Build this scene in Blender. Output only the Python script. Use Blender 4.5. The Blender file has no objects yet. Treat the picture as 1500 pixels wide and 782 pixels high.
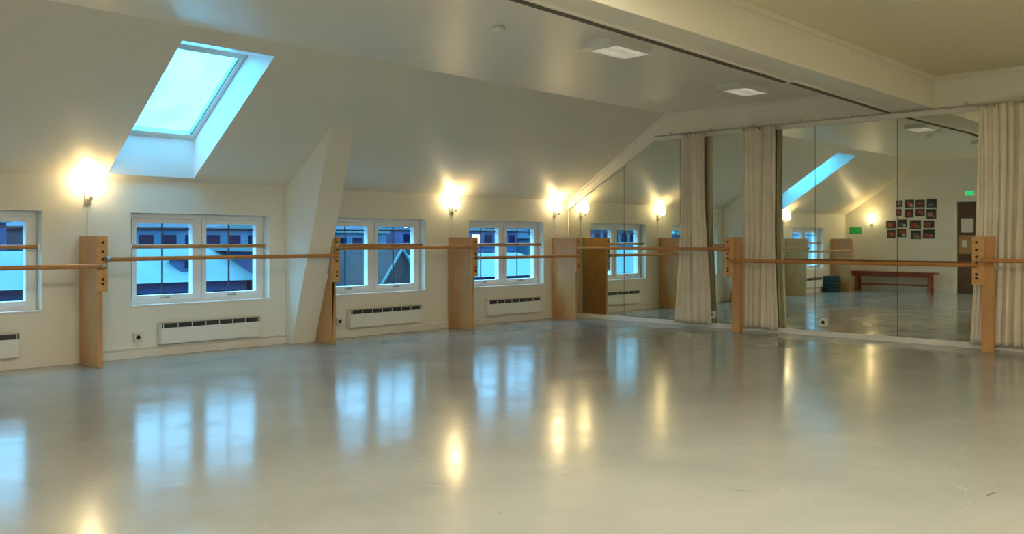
import bpy, math, random
from mathutils import Vector
random.seed(4)
SC=bpy.context.scene
PI=math.pi
# ------------------------------------------------------------------ materials
def newmat(name):
    m=bpy.data.materials.new(name); m.use_nodes=True
    nt=m.node_tree; b=nt.nodes['Principled BSDF']
    return m,nt,b
def mat(name,col,rough=.5,metal=0,var=.06,scale=6,bump=0,bscale=60,spec=None,stretch=None):
    m,nt,b=newmat(name)
    tc=nt.nodes.new('ShaderNodeTexCoord'); mp=nt.nodes.new('ShaderNodeMapping')
    nt.links.new(tc.outputs['Object'],mp.inputs[0])
    if stretch: mp.inputs['Scale'].default_value=stretch
    n=nt.nodes.new('ShaderNodeTexNoise'); n.inputs['Scale'].default_value=scale; n.inputs['Detail'].default_value=4
    nt.links.new(mp.outputs[0],n.inputs['Vector'])
    r=nt.nodes.new('ShaderNodeValToRGB')
    r.color_ramp.elements[0].position=.3; r.color_ramp.elements[1].position=.7
    r.color_ramp.elements[0].color=[c*(1-var) for c in col]+[1]
    r.color_ramp.elements[1].color=[min(1,c*(1+var)) for c in col]+[1]
    nt.links.new(n.outputs['Fac'],r.inputs[0]); nt.links.new(r.outputs[0],b.inputs['Base Color'])
    b.inputs['Roughness'].default_value=rough; b.inputs['Metallic'].default_value=metal
    if spec is not None: b.inputs['Specular IOR Level'].default_value=spec
    if bump:
        n2=nt.nodes.new('ShaderNodeTexNoise'); n2.inputs['Scale'].default_value=bscale
        nt.links.new(tc.outputs['Object'],n2.inputs['Vector'])
        bp=nt.nodes.new('ShaderNodeBump'); bp.inputs['Strength'].default_value=bump; bp.inputs['Distance'].default_value=.01
        nt.links.new(n2.outputs['Fac'],bp.inputs['Height']); nt.links.new(bp.outputs[0],b.inputs['Normal'])
    return m
def emis(name,col,s):
    m,nt,b=newmat(name)
    b.inputs['Base Color'].default_value=(*col,1); b.inputs['Emission Color'].default_value=(*col,1)
    b.inputs['Emission Strength'].default_value=s
    return m
M_wall=mat('wall_paint',(.84,.815,.72),.55,bump=.05,bscale=120,var=.015,scale=2)
M_ceil=mat('ceiling_paint',(.83,.785,.655),.40,bump=.03,bscale=90,var=.015,scale=1.5)
M_ceil2=mat('upper_ceiling_paint',(.80,.72,.50),.55,var=.02)
M_trim=mat('white_trim',(.84,.82,.76),.35,var=.02)
M_frame=mat('window_paint',(.88,.88,.87),.3,var=.02)
M_wood=mat('birch_ply',(.56,.30,.115),.35,var=.13,scale=5,stretch=(1.5,6,.6))
M_woodE=mat('ply_edge',(.64,.36,.14),.45,var=.12,scale=20)
M_bar=mat('barre_wood',(.50,.225,.068),.28,var=.15,scale=8)
M_hole=mat('hole_dark',(.03,.015,.008),.7)
M_dark=mat('dark_metal',(.03,.03,.03),.4)
M_slot=mat('track_slot',(.10,.075,.05),.6)
M_munt=mat('dark_muntin',(.015,.03,.08),.4)
M_steel=mat('steel',(.45,.44,.40),.35,metal=.8)
M_rad=mat('radiator_enamel',(.84,.84,.79),.35,var=.02)
M_bench=mat('bench_wood',(.26,.06,.02),.35,var=.2,scale=8,stretch=(.6,6,6))
M_mat=mat('exercise_mat_foam',(.018,.05,.06),.7,var=.2)
M_black=mat('poster_black',(.02,.02,.02),.4)
M_paper=mat('paper',(.75,.74,.68),.6,var=.03)
M_cork=mat('corkboard',(.45,.27,.12),.8,var=.2,scale=60)
M_green=mat('green_notice',(.04,.50,.13),.6)
M_exit=emis('exit_sign_green',(.05,.8,.3),.6)
M_ph1=mat('photo_print_red',(.42,.07,.04),.4,var=.7,scale=14)
M_ph2=mat('photo_print_sepia',(.35,.20,.13),.4,var=.8,scale=16)
M_ph3=mat('photo_print_blue',(.10,.14,.22),.4,var=.7,scale=16)
M_door=mat('door_brown',(.10,.055,.03),.45,var=.15)
M_curt=mat('curtain_cloth',(.80,.73,.60),.85,var=.08,scale=3,bump=.15,bscale=250)
M_socket=mat('socket_plastic',(.75,.73,.65),.4)
M_shade=emis('sconce_glass',(1,.82,.45),14)
M_louv=mat('louver_white',(.80,.79,.74),.3)
M_tube=emis('lamp_tube',(1,.95,.82),3)
M_fill=emis('added_fill_panel',(1,.88,.62),6)  # glowing panel of the added fill lamps, out of view
# floor
M_floor,nt,b=newmat('vinyl_dance_floor')
tc=nt.nodes.new('ShaderNodeTexCoord')
n=nt.nodes.new('ShaderNodeTexNoise'); n.inputs['Scale'].default_value=.9; n.inputs['Detail'].default_value=8; n.inputs['Roughness'].default_value=.65
nt.links.new(tc.outputs['Object'],n.inputs['Vector'])
r=nt.nodes.new('ShaderNodeValToRGB'); r.color_ramp.elements[0].position=.3; r.color_ramp.elements[1].position=.7
r.color_ramp.elements[0].color=(.300,.318,.312,1); r.color_ramp.elements[1].color=(.385,.40,.385,1)
nt.links.new(n.outputs['Fac'],r.inputs[0])
prev=r.outputs[0]
for (rot,sc_,s2,lo,hi,colr,am) in ((.7,(5,.5,1),5,.70,.76,(.16,.15,.12,1),.35),(-.5,(4,.8,1),4,.68,.75,(.55,.56,.52,1),.35),(2.1,(6,.4,1),3.4,.72,.77,(.18,.17,.13,1),.35)):
    mp=nt.nodes.new('ShaderNodeMapping'); mp.inputs['Scale'].default_value=sc_; mp.inputs['Rotation'].default_value=(0,0,rot); mp.inputs['Location'].default_value=(rot*7,3,0)
    nt.links.new(tc.outputs['Object'],mp.inputs[0])
    n2=nt.nodes.new('ShaderNodeTexNoise'); n2.inputs['Scale'].default_value=s2; n2.inputs['Detail'].default_value=3; n2.inputs['Distortion'].default_value=2.2
    nt.links.new(mp.outputs[0],n2.inputs['Vector'])
    r2=nt.nodes.new('ShaderNodeValToRGB'); r2.color_ramp.elements[0].position=lo; r2.color_ramp.elements[1].position=hi
    r2.color_ramp.elements[0].color=(0,0,0,1); r2.color_ramp.elements[1].color=(am,am,am,1)
    nt.links.new(n2.outputs['Fac'],r2.inputs[0])
    mx=nt.nodes.new('ShaderNodeMix'); mx.data_type='RGBA'
    nt.links.new(r2.outputs[0],mx.inputs[0]); nt.links.new(prev,mx.inputs[6]); mx.inputs[7].default_value=colr
    prev=mx.outputs[2]
nt.links.new(prev,b.inputs['Base Color'])
n3=nt.nodes.new('ShaderNodeTexNoise'); n3.inputs['Scale'].default_value=2.5; n3.inputs['Detail'].default_value=8
nt.links.new(tc.outputs['Object'],n3.inputs['Vector'])
mr=nt.nodes.new('ShaderNodeMapRange'); mr.inputs[1].default_value=.3; mr.inputs[2].default_value=.7; mr.inputs[3].default_value=.10; mr.inputs[4].default_value=.20
nt.links.new(n3.outputs['Fac'],mr.inputs[0]); nt.links.new(mr.outputs[0],b.inputs['Roughness'])
n4=nt.nodes.new('ShaderNodeTexNoise'); n4.inputs['Scale'].default_value=9; n4.inputs['Detail'].default_value=3
nt.links.new(tc.outputs['Object'],n4.inputs['Vector'])
bp=nt.nodes.new('ShaderNodeBump'); bp.inputs['Strength'].default_value=.08; bp.inputs['Distance'].default_value=.01
nt.links.new(n4.outputs['Fac'],bp.inputs['Height']); nt.links.new(bp.outputs[0],b.inputs['Normal'])
b.inputs['Specular IOR Level'].default_value=.42
# mirror
M_mirror,nt,b=newmat('mirror_silver')
b.inputs['Base Color'].default_value=(.80,.83,.73,1); b.inputs['Metallic'].default_value=1; b.inputs['Roughness'].default_value=.015
# glass (single pane)
M_glass,nt,b=newmat('window_glass'); nt.nodes.remove(b)
out=nt.nodes['Material Output']; tr=nt.nodes.new('ShaderNodeBsdfTransparent'); tr.inputs[0].default_value=(.93,.97,1,1)
gl=nt.nodes.new('ShaderNodeBsdfGlossy'); gl.inputs['Roughness'].default_value=.01
ms=nt.nodes.new('ShaderNodeMixShader'); ms.inputs[0].default_value=.05; nt.links.new(tr.outputs[0],ms.inputs[1]); nt.links.new(gl.outputs[0],ms.inputs[2]); nt.links.new(ms.outputs[0],out.inputs[0])
M_frost,nt,b=newmat('snowy_skylight_glass'); nt.nodes.remove(b)
out=nt.nodes['Material Output']; tl=nt.nodes.new('ShaderNodeBsdfTranslucent')
tc=nt.nodes.new('ShaderNodeTexCoord'); n=nt.nodes.new('ShaderNodeTexNoise'); n.inputs['Scale'].default_value=2
nt.links.new(tc.outputs['Object'],n.inputs['Vector'])
r=nt.nodes.new('ShaderNodeValToRGB'); r.color_ramp.elements[0].color=(.45,.86,.95,1); r.color_ramp.elements[1].color=(.78,.97,1,1)
nt.links.new(n.outputs['Fac'],r.inputs[0]); nt.links.new(r.outputs[0],tl.inputs[0])
nt.links.new(tl.outputs[0],out.inputs[0])

# ------------------------------------------------------------------ builder
import bmesh
class B:
    def __init__(s,name): s.name=name; s.v=[]; s.f=[]; s.mi=[]; s.m=[]; s.sm=[]
    def _m(s,m):
        if m not in s.m: s.m.append(m)
        return s.m.index(m)
    def add(s,vs,fs,m,smooth=False):
        o=len(s.v); s.v+= [tuple(v) for v in vs]; k=s._m(m)
        for f in fs: s.f.append([i+o for i in f]); s.mi.append(k); s.sm.append(smooth)
        return s
    def box(s,x0,x1,y0,y1,z0,z1,m,skew=0,yr=0):
        vs=[(x+skew*(yr-y),y,z) for x in (x0,x1) for y in (y0,y1) for z in (z0,z1)]
        return s.add(vs,[(0,1,3,2),(4,6,7,5),(0,4,5,1),(2,3,7,6),(0,2,6,4),(1,5,7,3)],m)
    def slab(s,q,z0,z1,m):
        vs=[(x,y,z0) for x,y in q]+[(x,y,z1) for x,y in q]
        return s.add(vs,[(0,1,2,3),(4,5,6,7),(0,1,5,4),(1,2,6,5),(2,3,7,6),(3,0,4,7)],m)
    def prismY(s,poly,y0,y1,m):
        n=len(poly); vs=[(p[0],y0,p[1]) for p in poly]+[(p[0],y1,p[1]) for p in poly]
        fs=[tuple(range(n)),tuple(reversed(range(n,2*n)))]
        for i in range(n): j=(i+1)%n; fs.append((i,i+n,j+n,j))
        return s.add(vs,fs,m)
    def cyl(s,p0,p1,r,m,seg=16,r1=None):
        p0=Vector(p0);p1=Vector(p1);d=(p1-p0).normalized(); a=d.orthogonal().normalized(); c=d.cross(a)
        if r1 is None:r1=r
        vs=[];
        for p,rr in ((p0,r),(p1,r1)):
            for i in range(seg):
                t=2*PI*i/seg; vs.append(p+a*math.cos(t)*rr+c*math.sin(t)*rr)
        fs=[(i,(i+1)%seg,(i+1)%seg+seg,i+seg) for i in range(seg)]
        s.add(vs,fs,m,True)
        s.add(vs,[tuple(reversed(range(seg))),tuple(range(seg,2*seg))],m)
        return s
    def lathe(s,prof,c,m,seg=24):
        vs=[];n=len(prof)
        for r,z in prof:
            for i in range(seg):
                t=2*PI*i/seg; vs.append((c[0]+r*math.cos(t),c[1]+r*math.sin(t),c[2]+z))
        fs=[]
        for k in range(n-1):
            for i in range(seg): j=(i+1)%seg; fs.append((k*seg+i,k*seg+j,(k+1)*seg+j,(k+1)*seg+i))
        return s.add(vs,fs,m,True)
    def done(s,bevel=0):
        lo=[min(v[i] for v in s.v) for i in range(3)]; hi=[max(v[i] for v in s.v) for i in range(3)]
        c=[(lo[i]+hi[i])/2 for i in range(3)]; c[2]=lo[2]
        me=bpy.data.meshes.new(s.name); me.from_pydata([(v[0]-c[0],v[1]-c[1],v[2]-c[2]) for v in s.v],[],s.f)
        for m in s.m: me.materials.append(m)
        for p,k,q in zip(me.polygons,s.mi,s.sm): p.material_index=k; p.use_smooth=q
        bm=bmesh.new(); bm.from_mesh(me); bmesh.ops.recalc_face_normals(bm,faces=bm.faces); bm.to_mesh(me); bm.free()
        o=bpy.data.objects.new(s.name,me); SC.collection.objects.link(o); o.location=c
        if bevel:
            b=o.modifiers.new('bevel','BEVEL'); b.width=bevel; b.segments=2; b.limit_method='ANGLE'; b.angle_limit=.8
        return o
def light(kind,name,loc,energy,col,parent=None,size=.05,sx=None,sy=None,rot=None):
    l=bpy.data.lights.new(name,kind); l.energy=energy; l.color=col
    if kind=='POINT': l.shadow_soft_size=size
    if kind=='AREA': l.shape='RECTANGLE'; l.size=sx; l.size_y=sy
    o=bpy.data.objects.new(name,l); SC.collection.objects.link(o); o.location=loc
    if rot: o.rotation_euler=rot
    if parent:
        o.parent=parent; o.location=Vector(loc)-parent.location
    return o
# ------------------------------------------------------------------ room constants
MP=10.15; L=MP
CREASE=1.745; XK=1.748; ZC=2.896; K=(ZC-CREASE)/XK; ZR=2.95
BY=.04; RX=4.5
WIN=[2.0,4.315,6.56,8.84]; WZ0,WZ1=.50,1.42; WH=.755
def slope(x): return CREASE+K*x
B('floor').box(-.3,12,-3,L+.2,-.15,0,M_floor).done()
w=B('wall_left'); y0,y1=BY-.2,L+.2
w.box(-.27,0,y0,y1,0,WZ0,M_wall); w.box(-.27,0,y0,y1,WZ1,CREASE,M_wall)
e=[y0]
for c in WIN: e+=[c-WH,c+WH]
e.append(y1)
for i in range(0,len(e),2): w.box(-.27,0,e[i],e[i+1],WZ0,WZ1,M_wall)
w.done()
SY0,SY1=3.31,4.18
s=B('ceiling_slope')
full=[(-.27,CREASE),(0,CREASE),(XK,ZC),(XK,3.30),(-.27,1.97)]
s.prismY(full,y0,SY0,M_ceil); s.prismY(full,SY1,y1,M_ceil)
s.prismY([(-.27,CREASE),(0,CREASE),(.052,slope(.052)),(.052,2.17),(-.27,1.97)],SY0,SY1,M_ceil)
s.prismY([(1.62,slope(1.62)),(XK,ZC),(XK,3.30),(1.15,2.89)],SY0,SY1,M_ceil)
# white lining boards of the skylight shaft
T=.006
s.box(.0525,.052+T,SY0+T,SY1-T,slope(.052)+.004,2.168,M_frame)
for (ya,yb) in ((SY0,SY0+T),(SY1-T,SY1)):
    s.prismY([(.053,slope(.053)),(1.62,slope(1.62)),(1.15,2.885),(.053,2.165)],ya+.0003,yb-.0003,M_frame)
s.prismY([(1.619,slope(1.619)),(1.15,2.888),(1.15,2.880),(1.605,slope(1.605))],SY0+T,SY1-T,M_frame)
s.done()
SKL=.03; BL,BR,BZ=4.77,5.27,2.60
xl=lambda y: BL+SKL*(MP-y)
c=B('ceiling')
c.slab([(XK,-3),(xl(-3)+.01,-3),(xl(y1)+.01,y1),(XK,y1)],ZC,3.3,M_ceil)
c.slab([(BR-.01,-3),(12,-3),(12,y1),(BR-.01,y1)],ZR,3.3,M_ceil2); c.done()
bm_=B('ceiling_beam'); bm_.slab([(xl(-3),-3),(BR,-3),(BR,L-.0005),(xl(L),L-.0005)],BZ,3.29,M_ceil); bm_.done(.006)
t=B('trim_1'); t.box(BR+.001,BR+.022,-3,L,ZR-.05,ZR-.001,M_ceil); t.box(BR+.024,12,L-.025,L,ZR-.05,ZR-.001,M_ceil);t.done()
tr=B('ceiling_track')
for a,bb,off in ((3.0,7.4,0),(7.45,10.0,.03)):
    tr.box(BL+.005+off,BL+.075+off,a,bb,BZ-.02,BZ-.0005,M_trim,SKL,L); tr.box(BL+.018+off,BL+.062+off,a+.02,bb-.02,BZ-.028,BZ-.0205,M_slot,SKL,L)
tr.done()
# walls
MT=2.525; FS=lambda x: 1.60+.587*x
xk=(MT-1.60)/.587
B('wall_mirror_side').prismY([(0,0),(12,0),(12,ZR),(BR,ZR),(BR,ZC),(XK,ZC),(0,CREASE)],MP,MP+.2,M_wall).done()
m=B('wall_back')
DX0,DX1,DZ=2.42,3.28,1.98
m.prismY([(0,0),(DX0,0),(DX0,ZC),(XK,ZC),(0,CREASE)],BY-.2,BY,M_wall)
m.box(DX0,DX1,BY-.2,BY,DZ,ZC,M_wall); m.box(DX1,RX,BY-.2,BY,0,ZC,M_wall); m.done()
B('wall_side_return').box(RX-.2,RX,-3,BY-.2,0,ZC,M_wall).done()
B('wall_rear').box(RX,12,-3.2,-3,0,ZR,M_wall).done()
B('wall_right').box(12,12.2,-3,L,0,ZR,M_wall).done()
B('wall_hallway').box(1.5,4.3,-1.35,-1.2,0,ZC,M_door).done()
t=B('baseboard_left')
t.box(0,.016,BY,5.27,0,.075,M_trim); t.box(0,.016,5.57,MP-.001,0,.075,M_trim)
t.box(0,.022,3.15,5.27,.09,.105,M_trim); t.done(.003)
B('baseboard_mirror_side').box(.02,11.98,MP-.03,MP,0,.062,M_trim).done(.003)
t=B('baseboard_back'); t.box(.02,DX0-.07,BY,BY+.015,0,.07,M_trim); t.box(DX1+.07,RX,BY,BY+.015,0,.07,M_trim); t.done()
t=B('trim_2'); t.prismY([(.01,FS(.01)),(xk,MT),(xk,MT+.03),(.01,FS(.01)+.03)],MP-.03,MP,M_trim)
t.prismY([(.02,slope(.02)-.002),(XK,ZC-.001),(XK,ZC-.03),(.02,slope(.02)-.034)],L-.02,L,M_trim)
t.box(XK,4.75,L-.02,L,ZC-.03,ZC-.001,M_trim); t.done()
st=B('sloping_roof_strut'); st.prismY([(0,0),(.125,0),(.884,slope(.884)),(0,CREASE)],5.27,5.57,M_wall); st.done(.004)
# ------------------------------------------------------------------ windows
def ring(w,xa,xb,a,bb,z0,z1,t,m):
    w.box(xa,xb,a,a+t,z0,z1,m); w.box(xa,xb,bb-t,bb,z0,z1,m)
    w.box(xa,xb,a+t,bb-t,z0,z0+t,m); w.box(xa,xb,a+t,bb-t,z1-t,z1,m)
for i,c in enumerate(WIN):
    w=B('window_%d'%(i+1)); a,bb=c-WH+.002,c+WH-.002; X0,X1=-.20,-.12
    ring(w,X0,X1,a,bb,WZ0+.002,WZ1-.002,.05,M_frame)
    w.box(X0,X1,c-.03,c+.03,WZ0+.052,WZ1-.052,M_frame)
    w.box(X1+.001,.006,a,bb,WZ0+.001,WZ0+.014,M_frame)
    for (p,q) in ((a+.052,c-.032),(c+.032,bb-.052)):
        z0,z1=WZ0+.054,WZ1-.054; S=.045
        ring(w,-.185,-.106,p,q,z0,z1,S,M_frame)
        w.box(-.178,-.168,(p+q)/2-.009,(p+q)/2+.009,z0+S,z1-S,M_munt)
        for (ya,yb) in ((p+S,(p+q)/2-.0095),((p+q)/2+.0095,q-S)): w.box(-.178,-.168,ya,yb,1.262,1.278,M_munt)
        w.add([(-.160,p+S-.002,z0+S-.002),(-.160,q-S+.002,z0+S-.002),(-.160,q-S+.002,z1-S+.002),(-.160,p+S-.002,z1-S+.002)],[(0,1,2,3)],M_glass)
        w.box(-.1055,-.095,(p+q)/2-.05,(p+q)/2+.05,z0+.008,z0+.022,M_steel)
        w.box(-.100,-.085,(p+q)/2+.01,(p+q)/2+.03,z0+.0225,z0+.04,M_steel)
    w.done(.002)
    r=B('window_guard_rail'); r.cyl((-.045,a+.002,1.09),(-.045,bb-.002,1.09),.019,M_bar)
    for yy in (a+.012,bb-.012): r.cyl((-.045,yy-.008,1.09),(-.045,yy+.008,1.09),.026,M_frame)
    r.done()
for (a,bb) in ((1.46,2.547),(3.83,4.91),(6.10,7.18),(8.38,9.45)):
    r=B('wall_radiator'); r.box(.028,.085,a,bb,.12,.276,M_rad); r.box(.024,.075,a+.01,bb-.01,.277,.322,M_dark)
    n=8
    for k in range(n):
        yy=a+.02+(bb-a-.04)*k/(n-1); r.box(.0755,.080,yy-.003,yy+.003,.2765,.319,M_rad)
    r.box(.022,.080,a,bb,.3225,.329,M_steel); r.box(.001,.0235,a+.15,a+.19,.13,.3,M_steel); r.box(.001,.0235,bb-.19,bb-.15,.13,.3,M_steel)
    r.box(.022,.085,a-.006,a-.0005,.12,.325,M_rad); r.box(.022,.085,bb+.0005,bb+.006,.12,.325,M_rad)
    r.done()
# ------------------------------------------------------------------ barre posts
PT=1.19; PD=.47
PY=[3.095,5.60,7.715,9.775,.86]
for i,y in enumerate(PY):
    p=B('barre_post')
    if i==1: p.prismY([(.13,0),(PD,0),(PD,PT),(.52,PT),(.47,1.06)],y-.025,y+.02,M_wood)
    else: p.box(.017,PD,y-.02,y+.02,0,PT,M_wood)
    p.box(PD+.001,PD+.036,y-.045,y+.05,.69,PT,M_woodE)
    for zz in (.76,.80,.92,.98,1.05,1.13):
        p.cyl((PD+.036,y+.006,zz),(PD+.039,y+.006,zz),.013,M_hole,12)
    p.done(.003)
XB=PD+.075
def barreY(y0,y1,z):
    b=B('ballet_barre'); b.cyl((XB,y0,z),(XB,y1,z),.021,M_bar,18)
    for yy in (y0,y1):
        b.cyl((PD+.040,yy,z),(XB,yy,z),.011,M_steel,10); b.cyl((XB,yy-.014,z),(XB,yy+.014,z),.024,M_steel,16)
    b.done()
barreY(PY[4]+.03,PY[0]-.0,.92); barreY(PY[0]+.035,PY[1]-.01,.982); barreY(PY[1]+.03,PY[2]-.01,1.065); barreY(PY[2]+.03,PY[3]-.0,.925)
YB=9.85
PX=[3.02,5.887]
for x in PX:
    p=B('barre_post'); p.box(x-.055,x+.055,YB-.03,YB+.05,0,PT,M_wood)
    p.box(x-.135,x-.015,YB-.062,YB-.031,.69,PT,M_woodE)
    for zz in (.76,.80,.92,.98,1.05,1.13): p.cyl((x-.09,YB-.062,zz),(x-.09,YB-.065,zz),.014,M_hole,12)
    p.done(.003)
YR=YB-.10
def barreX(x0,x1,z):
    b=B('ballet_barre'); b.cyl((x0,YR,z),(x1,YR,z),.021,M_bar,18)
    for xx in (x0+.02,x1-.02): b.cyl((xx,YR,z),(xx,YB-.066,z),.011,M_steel,10)
    b.done()
barreX(PD+.05,PX[0]-.06,1.04); barreX(PX[0]-.045,PX[1]-.07,.895); barreX(PX[1]-.045,11.0,.945)
# ------------------------------------------------------------------ mirrors
MB=.064; g=.003
seams=[.03,1.06,2.0,2.96,3.91,4.876,5.75]
for a,bb in zip(seams[:-1],seams[1:]):
    a+=g;bb-=g
    if bb<xk: poly=[(a,MB),(bb,MB),(bb,FS(bb)),(a,FS(a))]
    elif a<xk: poly=[(a,MB),(bb,MB),(bb,MT),(xk,MT),(a,FS(a))]
    else: poly=[(a,MB),(bb,MB),(bb,MT),(a,MT)]
    B('wall_mirror').prismY(poly,MP-.012,MP-.004,M_mirror).done()
B('mirror_backing').prismY([(.02,.064),(5.76,.064),(5.76,MT+.002),(xk,MT+.002),(.02,FS(.02)+.002)],MP-.0035,MP-.0005,M_dark).done()
r=B('curtain_rail'); YC=10.06
r.box(1.65,11.9,YC-.012,YC+.012,2.575,2.592,M_steel)
x=1.9
while x<11.8:
    r.box(x-.01,x+.01,YC,MP-.001,2.5925,2.602,M_steel); r.box(x-.006,x+.006,YC-.006,YC+.006,2.603,2.625,M_steel); x+=.62
r.done()
def curtain(x0,x1,folds,seed,flare=.03,zb=.05):
    rnd=random.Random(seed); NX=folds*16; NZ=44; c=B('stage_curtain'); vs=[]
    ph=[rnd.uniform(0,6.3) for _ in range(8)]
    for k in range(NZ+1):
        t=k/NZ; z=2.572-(2.572-zb)*t
        for i in range(NX+1):
            s=i/NX; wdt=(x1-x0); cx=(x0+x1)/2
            sc=.97+.10*t-.03*math.sin(t*PI)
            x=cx+(s-.5)*wdt*sc+flare*t*t*(s-.5)*2+.015*math.sin(t*3+ph[0]+s*5)*t
            a=2*PI*folds*s+1.5*math.sin(5*s+ph[1])+1.0*math.sin(2.6*t+ph[2]+7*s)+.5*math.sin(11*s+ph[6])
            amp=(.022+.016*math.sin(13*s+ph[3])+.010*t*math.sin(8*s+ph[4]))
            y=YC+amp*math.sin(a)+.012*math.sin(2.3*a+ph[7])
            zz=z+ (.012*math.sin(7*s+ph[5]) if k==NZ else 0)
            vs.append((x+.010*math.sin(2*a),min(y,YC+.055),zz))
    fs=[(k*(NX+1)+i,k*(NX+1)+i+1,(k+1)*(NX+1)+i+1,(k+1)*(NX+1)+i) for k in range(NZ) for i in range(NX)]
    c.add(vs,fs,M_curt,True)
    for i in range(folds*1+1):
        xx=x0+.02+(x1-x0-.04)*i/folds; c.cyl((xx,YC-.005,2.56),(xx,YC+.005,2.56),.012,M_steel,10)
    o=c.done(); so=o.modifiers.new('thick','SOLIDIFY'); so.thickness=.003
curtain(2.08,2.44,5,1,.07); curtain(2.98,3.45,6,2,.0); curtain(5.72,6.9,15,3,.0)
# ------------------------------------------------------------------ skylight
def sl(u,h=0):
    x0,z0,x1,z1=.052,2.17,1.15,2.89
    d=Vector((x1-x0,z1-z0)); n=Vector((-d.y,d.x)).normalized(); p=Vector((x0,z0))+d*u+n*h
    return (p.x,p.y)
k=B('skylight_window')
def bar(u0,u1,ya,yb,m,h0,h1): k.prismY([sl(u0,h0),sl(u1,h0),sl(u1,h1),sl(u0,h1)],ya,yb,m)
M_sf=mat('skylight_frame',(.72,.76,.74),.35)
bar(-.04,.06,SY0-.02,SY1+.02,M_sf,0.0,.07); bar(.94,1.03,SY0-.02,SY1+.02,M_sf,0.0,.07)
bar(.0605,.9395,SY0-.02,SY0+.055,M_sf,0,.07); bar(.0605,.9395,SY1-.055,SY1+.02,M_sf,0,.07)
bar(.061,.939,SY1-.07,SY1-.0555,M_steel,.01,.05); bar(.061,.939,SY0+.0555,SY0+.07,M_steel,.01,.05)
bar(.055,.945,SY0+.05,SY1-.05,M_frost,.052,.058)
k.done()
# ------------------------------------------------------------------ sconces
WARM=(1,.74,.38)
def sconce(x,y,z,nx,ny,wire=.0):
    s=B('wall_sconce')
    cx,cy=x+nx*.095,y+ny*.095
    if nx: s.box(x+.0005,x+.018,y-.03,y+.03,z-.13,z-.03,M_steel)
    else: s.box(x-.03,x+.03,min(y+.0005*ny,y+.018*ny),max(y+.0005*ny,y+.018*ny),z-.13,z-.03,M_steel)
    s.cyl((x+nx*.018,y+ny*.018,z-.09),(cx,cy,z-.09),.007,M_steel,10)
    s.cyl((cx,cy,z-.095),(cx,cy,z-.05),.012,M_steel,12)
    s.lathe([(.0,-.055),(.025,-.052),(.045,-.03),(.056,.0),(.060,.04),(.057,.041),(.052,0),(.04,-.026),(.02,-.046),(0,-.05)],(cx,cy,z),M_shade)
    s.lathe([(0,-.03),(.018,-.025),(.024,-.005),(.018,.018),(0,.026)],(cx,cy,z),M_shade)
    if wire: s.cyl((x+.006,y,z-.13),(x+.006,y,wire),.004,M_trim,8)
    o=s.done()
    light('POINT','bulb',(cx,cy,z+.075),6.0,WARM,o,.05)
for y in (3.155,7.76,9.83): sconce(0,y,1.62,1,0,1.195)
sconce(.62,BY,1.60,0,1)
# ------------------------------------------------------------------ ceiling lamps
for x,y in ((3.95,.6),(3.90,3.25),(3.84,6.28),(3.60,8.95)):
    z=ZC; f=B('added_fill_lamp'); W,H=.16,.31
    f.box(x-W,x+W,y-H,y+H,z-.018,z-.0005,M_louv)
    zt=z-.0185
    f.box(x-W,x-W+.012,y-H,y+H,z-.06,zt,M_louv); f.box(x+W-.012,x+W,y-H,y+H,z-.06,zt,M_louv)
    f.box(x-W+.0125,x+W-.0125,y-H,y-H+.012,z-.06,zt,M_louv); f.box(x-W+.0125,x+W-.0125,y+H-.012,y+H,z-.06,zt,M_louv)
    f.box(x-W,x+W,y-H,y-H+.10,z-.064,z-.0605,M_louv)
    for j in range(9):
        yy=y-H+.12+j*.054; f.box(x-W+.0125,x+W-.0125,yy-.002,yy+.002,z-.059,z-.036,M_louv)
    for j in (-.08,.08): f.cyl((x+j,y-H+.1,z-.029),(x+j,y+H-.03,z-.029),.008,M_tube,10)
    o=f.done()
for (x,y,e_) in ((6.5,.3,80),(6.5,3.5,68),(9.5,-.8,68),(9.5,3.6,64),(10.4,7.2,60)):  # unseen fixtures added out of view to supply the room's warm bulk light
    f=B('added_fill_lamp'); z=ZR; f.box(x-.3,x+.3,y-.3,y+.3,z-.05,z-.0005,M_louv); f.box(x-.27,x+.27,y-.27,y+.27,z-.055,z-.0505,M_fill); o=f.done(.004)
    light('AREA','added_fill_light',(x,y,z-.07),e_,(1,.885,.66),o,sx=.55,sy=.55)
B('smoke_detector').lathe([(0,-.045),(.03,-.045),(.045,-.03),(.055,-.02),(.055,-.001),(0,-.001)],(3.54,5.08,ZC),M_louv).done()
B('smoke_detector').lathe([(0,-.03),(.02,-.03),(.03,-.015),(.035,-.001),(0,-.001)],(2.2,9.1,ZC),M_louv).done()
def socket(x,y,z,axis):
    s=B('power_socket')
    if axis=='x':
        s.box(x,x+.03,y-.04,y+.04,z-.045,z+.045,M_socket); s.cyl((x+.03,y,z),(x+.032,y,z),.022,M_hole,14); s.cyl((x+.01,y,z-.045),(x+.01,y,.10),.005,M_trim,8)
    else:
        s.box(x-.04,x+.04,y-.03,y,z-.045,z+.045,M_socket); s.cyl((x,y-.03,z),(x,y-.032,z),.022,M_hole,14)
    s.done(.003)
socket(.001,3.62,.20,'x'); socket(.001,5.98,.20,'x'); socket(2.50,MP-.0125,.17,'y'); socket(4.02,MP-.0125,.17,'y')
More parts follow.
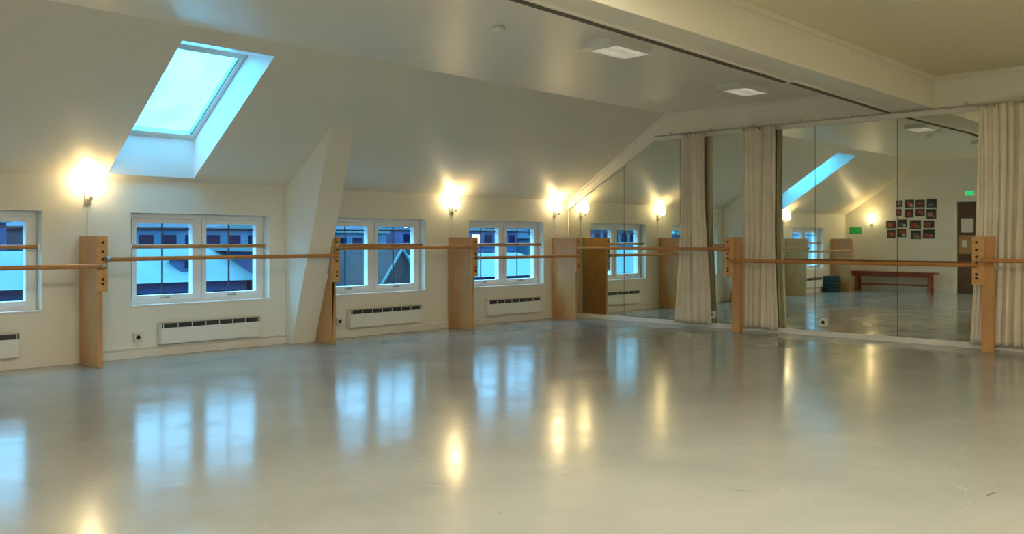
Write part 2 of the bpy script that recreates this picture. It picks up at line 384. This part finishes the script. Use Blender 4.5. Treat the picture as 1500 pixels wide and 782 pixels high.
# ------------------------------------------------------------------ back wall things (seen in mirror)
b=B('wooden_bench'); X0,X1,Y0,Y1=.25,2.12,BY+.08,BY+.40
b.box(X0,X1,Y0,Y1,.405,.45,M_bench); b.box(X0+.15,X1-.15,Y0+.13,Y1-.13,.14,.18,M_bench)
b.box(X0+.05,X1-.05,Y1-.05,Y1-.02,.34,.405,M_bench)
for xx in (X0+.14,X1-.14):
    for sgn,yy in ((1,Y0+.02),(-1,Y1-.02)):
        b.add([(xx-.03,yy,0),(xx+.03,yy,0),(xx+.03,yy+sgn*.06,0),(xx-.03,yy+sgn*.06,0),(xx-.03,yy+sgn*.04,.405),(xx+.03,yy+sgn*.04,.405),(xx+.03,yy+sgn*.10,.405),(xx-.03,yy+sgn*.10,.405)],[(0,1,2,3),(4,5,6,7),(0,1,5,4),(1,2,6,5),(2,3,7,6),(3,0,4,7)],M_bench)
    b.box(xx-.02,xx+.02,Y0+.05,Y1-.05,.13,.19,M_bench)
b.done(.006)
m=B('folded_exercise_mats')
for i in range(5):
    j=random.uniform(-.03,.03); z=.002+i*.072
    m.box(.09+j,.30+j,1.05+j,1.4+j*.5,z,z+.068,M_mat)
    m.cyl((.30+j,1.05+j,z+.034),(.30+j,1.4+j*.5,z+.034),.034,M_mat,12)
m.done(.012)
# loose collage of dark photo cards: (x0, x1, z0, z1)
pn=B('photo_collage')
cards=[(1.16,1.30,1.90,2.05),(1.16,1.28,1.70,1.86),(1.35,1.55,1.88,2.06),(1.35,1.54,1.66,1.85),(1.58,1.78,1.88,2.05),(1.58,1.78,1.68,1.85),(1.82,2.03,1.87,2.06),(1.81,2.02,1.62,1.84),
       (.94,1.16,1.42,1.60),(.96,1.15,1.20,1.39),(1.20,1.40,1.44,1.62),(1.19,1.38,1.22,1.41),(1.46,1.70,1.40,1.60),(1.48,1.70,1.18,1.37),(1.75,1.98,1.42,1.59),(1.74,1.99,1.19,1.39)]
for (a,bb,z0,z1) in cards:
    pn.box(a,bb,BY+.0005,BY+.006,z0,z1,M_black)
    w=bb-a;h=z1-z0
    u=a+w*random.uniform(.08,.3); vv=z0+h*random.uniform(.12,.35)
    pn.box(u,u+w*random.uniform(.45,.65),BY+.0065,BY+.008,vv,vv+h*random.uniform(.35,.55),random.choice([M_ph1,M_ph2,M_ph1,M_ph3]))
    if random.random()<.5: pn.box(a+w*.6,a+w*.85,BY+.0085,BY+.009,z0+h*.15,z0+h*.4,random.choice([M_ph2,M_paper]))
pn.done()
B('green_notice').box(.09,.38,BY+.0005,BY+.004,1.30,1.46,M_green).done()
e=B('exit_sign'); e.box(2.60,2.80,BY+.001,BY+.04,2.10,2.22,M_frame); e.box(2.61,2.79,BY+.0405,BY+.043,2.11,2.21,M_exit); e.done()
d=B('door_1')
d.box(DX0-.07,DX0,BY+.001,BY+.02,0,DZ+.07,M_trim); d.box(DX1,DX1+.07,BY+.001,BY+.02,0,DZ+.07,M_trim); d.box(DX0,DX1,BY+.001,BY+.02,DZ,DZ+.07,M_trim)
d.box(DX0+.004,DX1-.004,BY-.12,BY-.08,.005,DZ-.004,M_door)
d.cyl((DX1-.08,BY-.08,1.0),(DX1-.08,BY-.03,1.0),.01,M_steel); d.cyl((DX1-.08,BY-.035,1.0),(DX1-.2,BY-.035,1.0),.009,M_steel)
d.box(2.50,2.74,BY-.0795,BY-.076,1.32,1.62,M_paper); d.box(2.46,2.80,BY-.0795,BY-.07,.86,1.26,M_cork); d.box(2.52,2.62,BY-.0695,BY-.068,1.0,1.15,M_paper)
d.done()
M_scuff=mat('rubber_scuff',(.10,.09,.07),.6)
sc=B('floor_scuff_marks')
for (x,y,l,a,cv) in ((7.37,1.52,.13,2.5,3),(8.55,1.9,.05,.4,-3),(7.0,2.2,.06,1.2,4),(6.5,3.6,.10,.2,2),(5.8,4.2,.09,2.9,3),(7.4,4.3,.12,1.7,-2),(5.0,5.6,.2,.5,2),(8.2,5.0,.12,2.2,3),(4.0,4.8,.2,.9,-2),(6.4,6.4,.2,1.2,2),(4.4,3.6,.16,2.6,3),(9.3,3.3,.10,.2,3),(3.2,4.0,.2,1.9,2),(5.4,2.7,.12,.1,3)):
    pts=[];aa=a;px,py=x,y
    for i in range(9):
        wd=.003*math.sin(PI*(i+.3)/8.6)+.0005
        pts.append((px-math.sin(aa)*wd,py+math.cos(aa)*wd,.0006)); pts.append((px+math.sin(aa)*wd,py-math.cos(aa)*wd,.0006))
        px+=math.cos(aa)*l/8; py+=math.sin(aa)*l/8; aa+=cv*l/8*2.5
    sc.add(pts,[(2*i,2*i+1,2*i+3,2*i+2) for i in range(8)],M_scuff)
sc.done()
# ------------------------------------------------------------------ outdoors: town at dusk
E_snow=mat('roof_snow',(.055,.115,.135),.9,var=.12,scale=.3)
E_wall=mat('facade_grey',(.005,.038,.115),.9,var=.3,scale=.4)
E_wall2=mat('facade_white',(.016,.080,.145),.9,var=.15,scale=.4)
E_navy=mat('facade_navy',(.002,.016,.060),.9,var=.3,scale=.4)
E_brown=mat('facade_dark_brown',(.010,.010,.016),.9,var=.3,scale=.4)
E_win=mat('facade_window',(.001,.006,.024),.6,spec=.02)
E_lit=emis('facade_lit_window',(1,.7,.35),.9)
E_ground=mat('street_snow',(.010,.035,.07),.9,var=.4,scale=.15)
B('ground').box(-300,-6,-200,320,-8.2,-8,E_ground).done()
def house(x0,x1,y0,y1,zt,roof,wall,rows,wh=.9,gap=1.6,ridge=1.0,name='apartment_building',rm=None):
    h=B(name); h.box(x0,x1,y0,y1,-8,zt,wall)
    if roof=='gable':
        h.add([(x0-.4,y0-.3,zt),(x1+.4,y0-.3,zt),((x0+x1)/2,y0-.3,zt+ridge),(x0-.4,y1+.3,zt),(x1+.4,y1+.3,zt),((x0+x1)/2,y1+.3,zt+ridge)],[(0,1,2),(3,5,4),(1,4,5,2),(0,2,5,3),(0,3,4,1)],E_snow)
        yy=y0+1.2
        while yy<y1-1.2 and random.random()<.8:
            xm=x1-.9; zz=zt+ridge*.25
            h.box(xm-.6,xm+.35,yy,yy+.7,zz,zz+.45,wall); h.box(xm-.7,xm+.45,yy-.08,yy+.78,zz+.45,zz+.53,E_snow); h.box(xm+.351,xm+.36,yy+.12,yy+.58,zz+.15,zz+.38,E_win); yy+=random.uniform(2.2,3.6)
        h.box((x0+x1)/2-.25,(x0+x1)/2+.25,y0+1.0,y0+1.5,zt+ridge-.3,zt+ridge+.55,E_brown)
    elif roof=='gabley':
        h.add([(x0-.3,y0-.4,zt),(x0-.3,y1+.4,zt),(x0-.3,(y0+y1)/2,zt+ridge),(x1+.3,y0-.4,zt),(x1+.3,y1+.4,zt),(x1+.3,(y0+y1)/2,zt+ridge)],[(0,2,1),(3,4,5),(0,3,5,2),(1,2,5,4),(0,1,4,3)],rm or E_navy)
        for ya,yb in ((y0-.5,(y0+y1)/2),(y1+.5,(y0+y1)/2)):
            h.cyl((x1+.35,ya,zt-.05),(x1+.35,yb,zt+ridge+.05),.05,E_snow,6)
    else:
        h.box(x0-.2,x1+.2,y0-.2,y1+.2,zt,zt+.15,E_snow)
    for rr in range(rows):
        z=zt-.35-rr*(wh+.7)-wh; y=y0+.5
        while y+gap*.6<y1:
            m=E_lit if random.random()<.05 else E_win
            h.box(x1,x1+.05,y,y+gap*.6,z,z+wh,m); y+=gap
        h.box(x1,x1+.08,y0,y1,z-.22,z-.08,E_snow if rr%2==0 else wall)
    return h.done()
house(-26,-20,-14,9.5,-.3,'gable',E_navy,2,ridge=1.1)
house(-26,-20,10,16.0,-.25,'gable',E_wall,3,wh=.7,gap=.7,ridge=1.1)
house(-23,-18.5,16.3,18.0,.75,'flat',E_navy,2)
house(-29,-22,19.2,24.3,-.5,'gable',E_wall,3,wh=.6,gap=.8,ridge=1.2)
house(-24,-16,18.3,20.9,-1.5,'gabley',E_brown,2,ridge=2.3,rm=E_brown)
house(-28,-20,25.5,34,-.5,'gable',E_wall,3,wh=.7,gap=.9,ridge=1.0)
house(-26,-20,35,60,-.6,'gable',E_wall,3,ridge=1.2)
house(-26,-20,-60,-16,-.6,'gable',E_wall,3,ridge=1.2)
y=-70
while y<150:
    l=random.uniform(9,18); z=random.uniform(1.2,2.4)
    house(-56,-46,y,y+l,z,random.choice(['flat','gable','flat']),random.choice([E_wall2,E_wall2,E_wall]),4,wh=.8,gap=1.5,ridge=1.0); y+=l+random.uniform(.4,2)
hl=B('hillside_with_houses'); vs=[];NY=80;NX=12
for i in range(NX+1):
    for j in range(NY+1):
        x=-80-i*12; yy=-200+j*6.5
        vs.append((x,yy,-8+ i*2.1+ (i/NX)*4*math.sin(yy*.021+1)+random.uniform(-.5,.5)))
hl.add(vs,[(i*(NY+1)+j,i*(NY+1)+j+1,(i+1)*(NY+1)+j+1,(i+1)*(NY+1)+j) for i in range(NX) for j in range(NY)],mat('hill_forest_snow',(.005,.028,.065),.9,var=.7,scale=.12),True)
for _ in range(260):
    x=random.uniform(-200,-84); yy=random.uniform(-120,300); z=-8+(-80-x)/12*2.1; w=random.uniform(2.5,6)
    hl.box(x,x+4,yy,yy+w,z-2,z+2.6,random.choice([E_wall2,E_wall,E_navy])); hl.box(x-.3,x+4.3,yy-.3,yy+w+.3,z+2.6,z+3.2,E_snow)
    if random.random()<.35: hl.box(x+4,x+4.1,yy+.5,yy+1.2,z+1,z+1.8,E_lit)
hl.done()
# ------------------------------------------------------------------ world
W=bpy.data.worlds.new('dusk_sky'); SC.world=W; W.use_nodes=True; nt=W.node_tree; bg=nt.nodes['Background']
tc=nt.nodes.new('ShaderNodeTexCoord'); sx=nt.nodes.new('ShaderNodeSeparateXYZ'); nt.links.new(tc.outputs['Generated'],sx.inputs[0])
r=nt.nodes.new('ShaderNodeValToRGB'); e=r.color_ramp.elements
e[0].position=0; e[0].color=(.012,.055,.130,1); e[1].position=.5; e[1].color=(.20,.64,.98,1)
x=e.new(.14); x.color=(.070,.17,.26,1)
nt.links.new(sx.outputs[2],r.inputs[0]); nt.links.new(r.outputs[0],bg.inputs[0]); bg.inputs[1].default_value=9.5
# ------------------------------------------------------------------ camera
cd=bpy.data.cameras.new('camera'); cam=bpy.data.objects.new('camera',cd); SC.collection.objects.link(cam); SC.camera=cam
cam.location=(8.58,0,1.15); cam.rotation_euler=(PI/2,0,math.atan(1230/1279)); cd.sensor_width=36; cd.lens=1279/1500*36; cd.shift_y=-39/1500; cd.clip_end=800; cd.clip_start=.05
SC.view_settings.view_transform='Standard'; SC.view_settings.look='None'; SC.view_settings.exposure=0
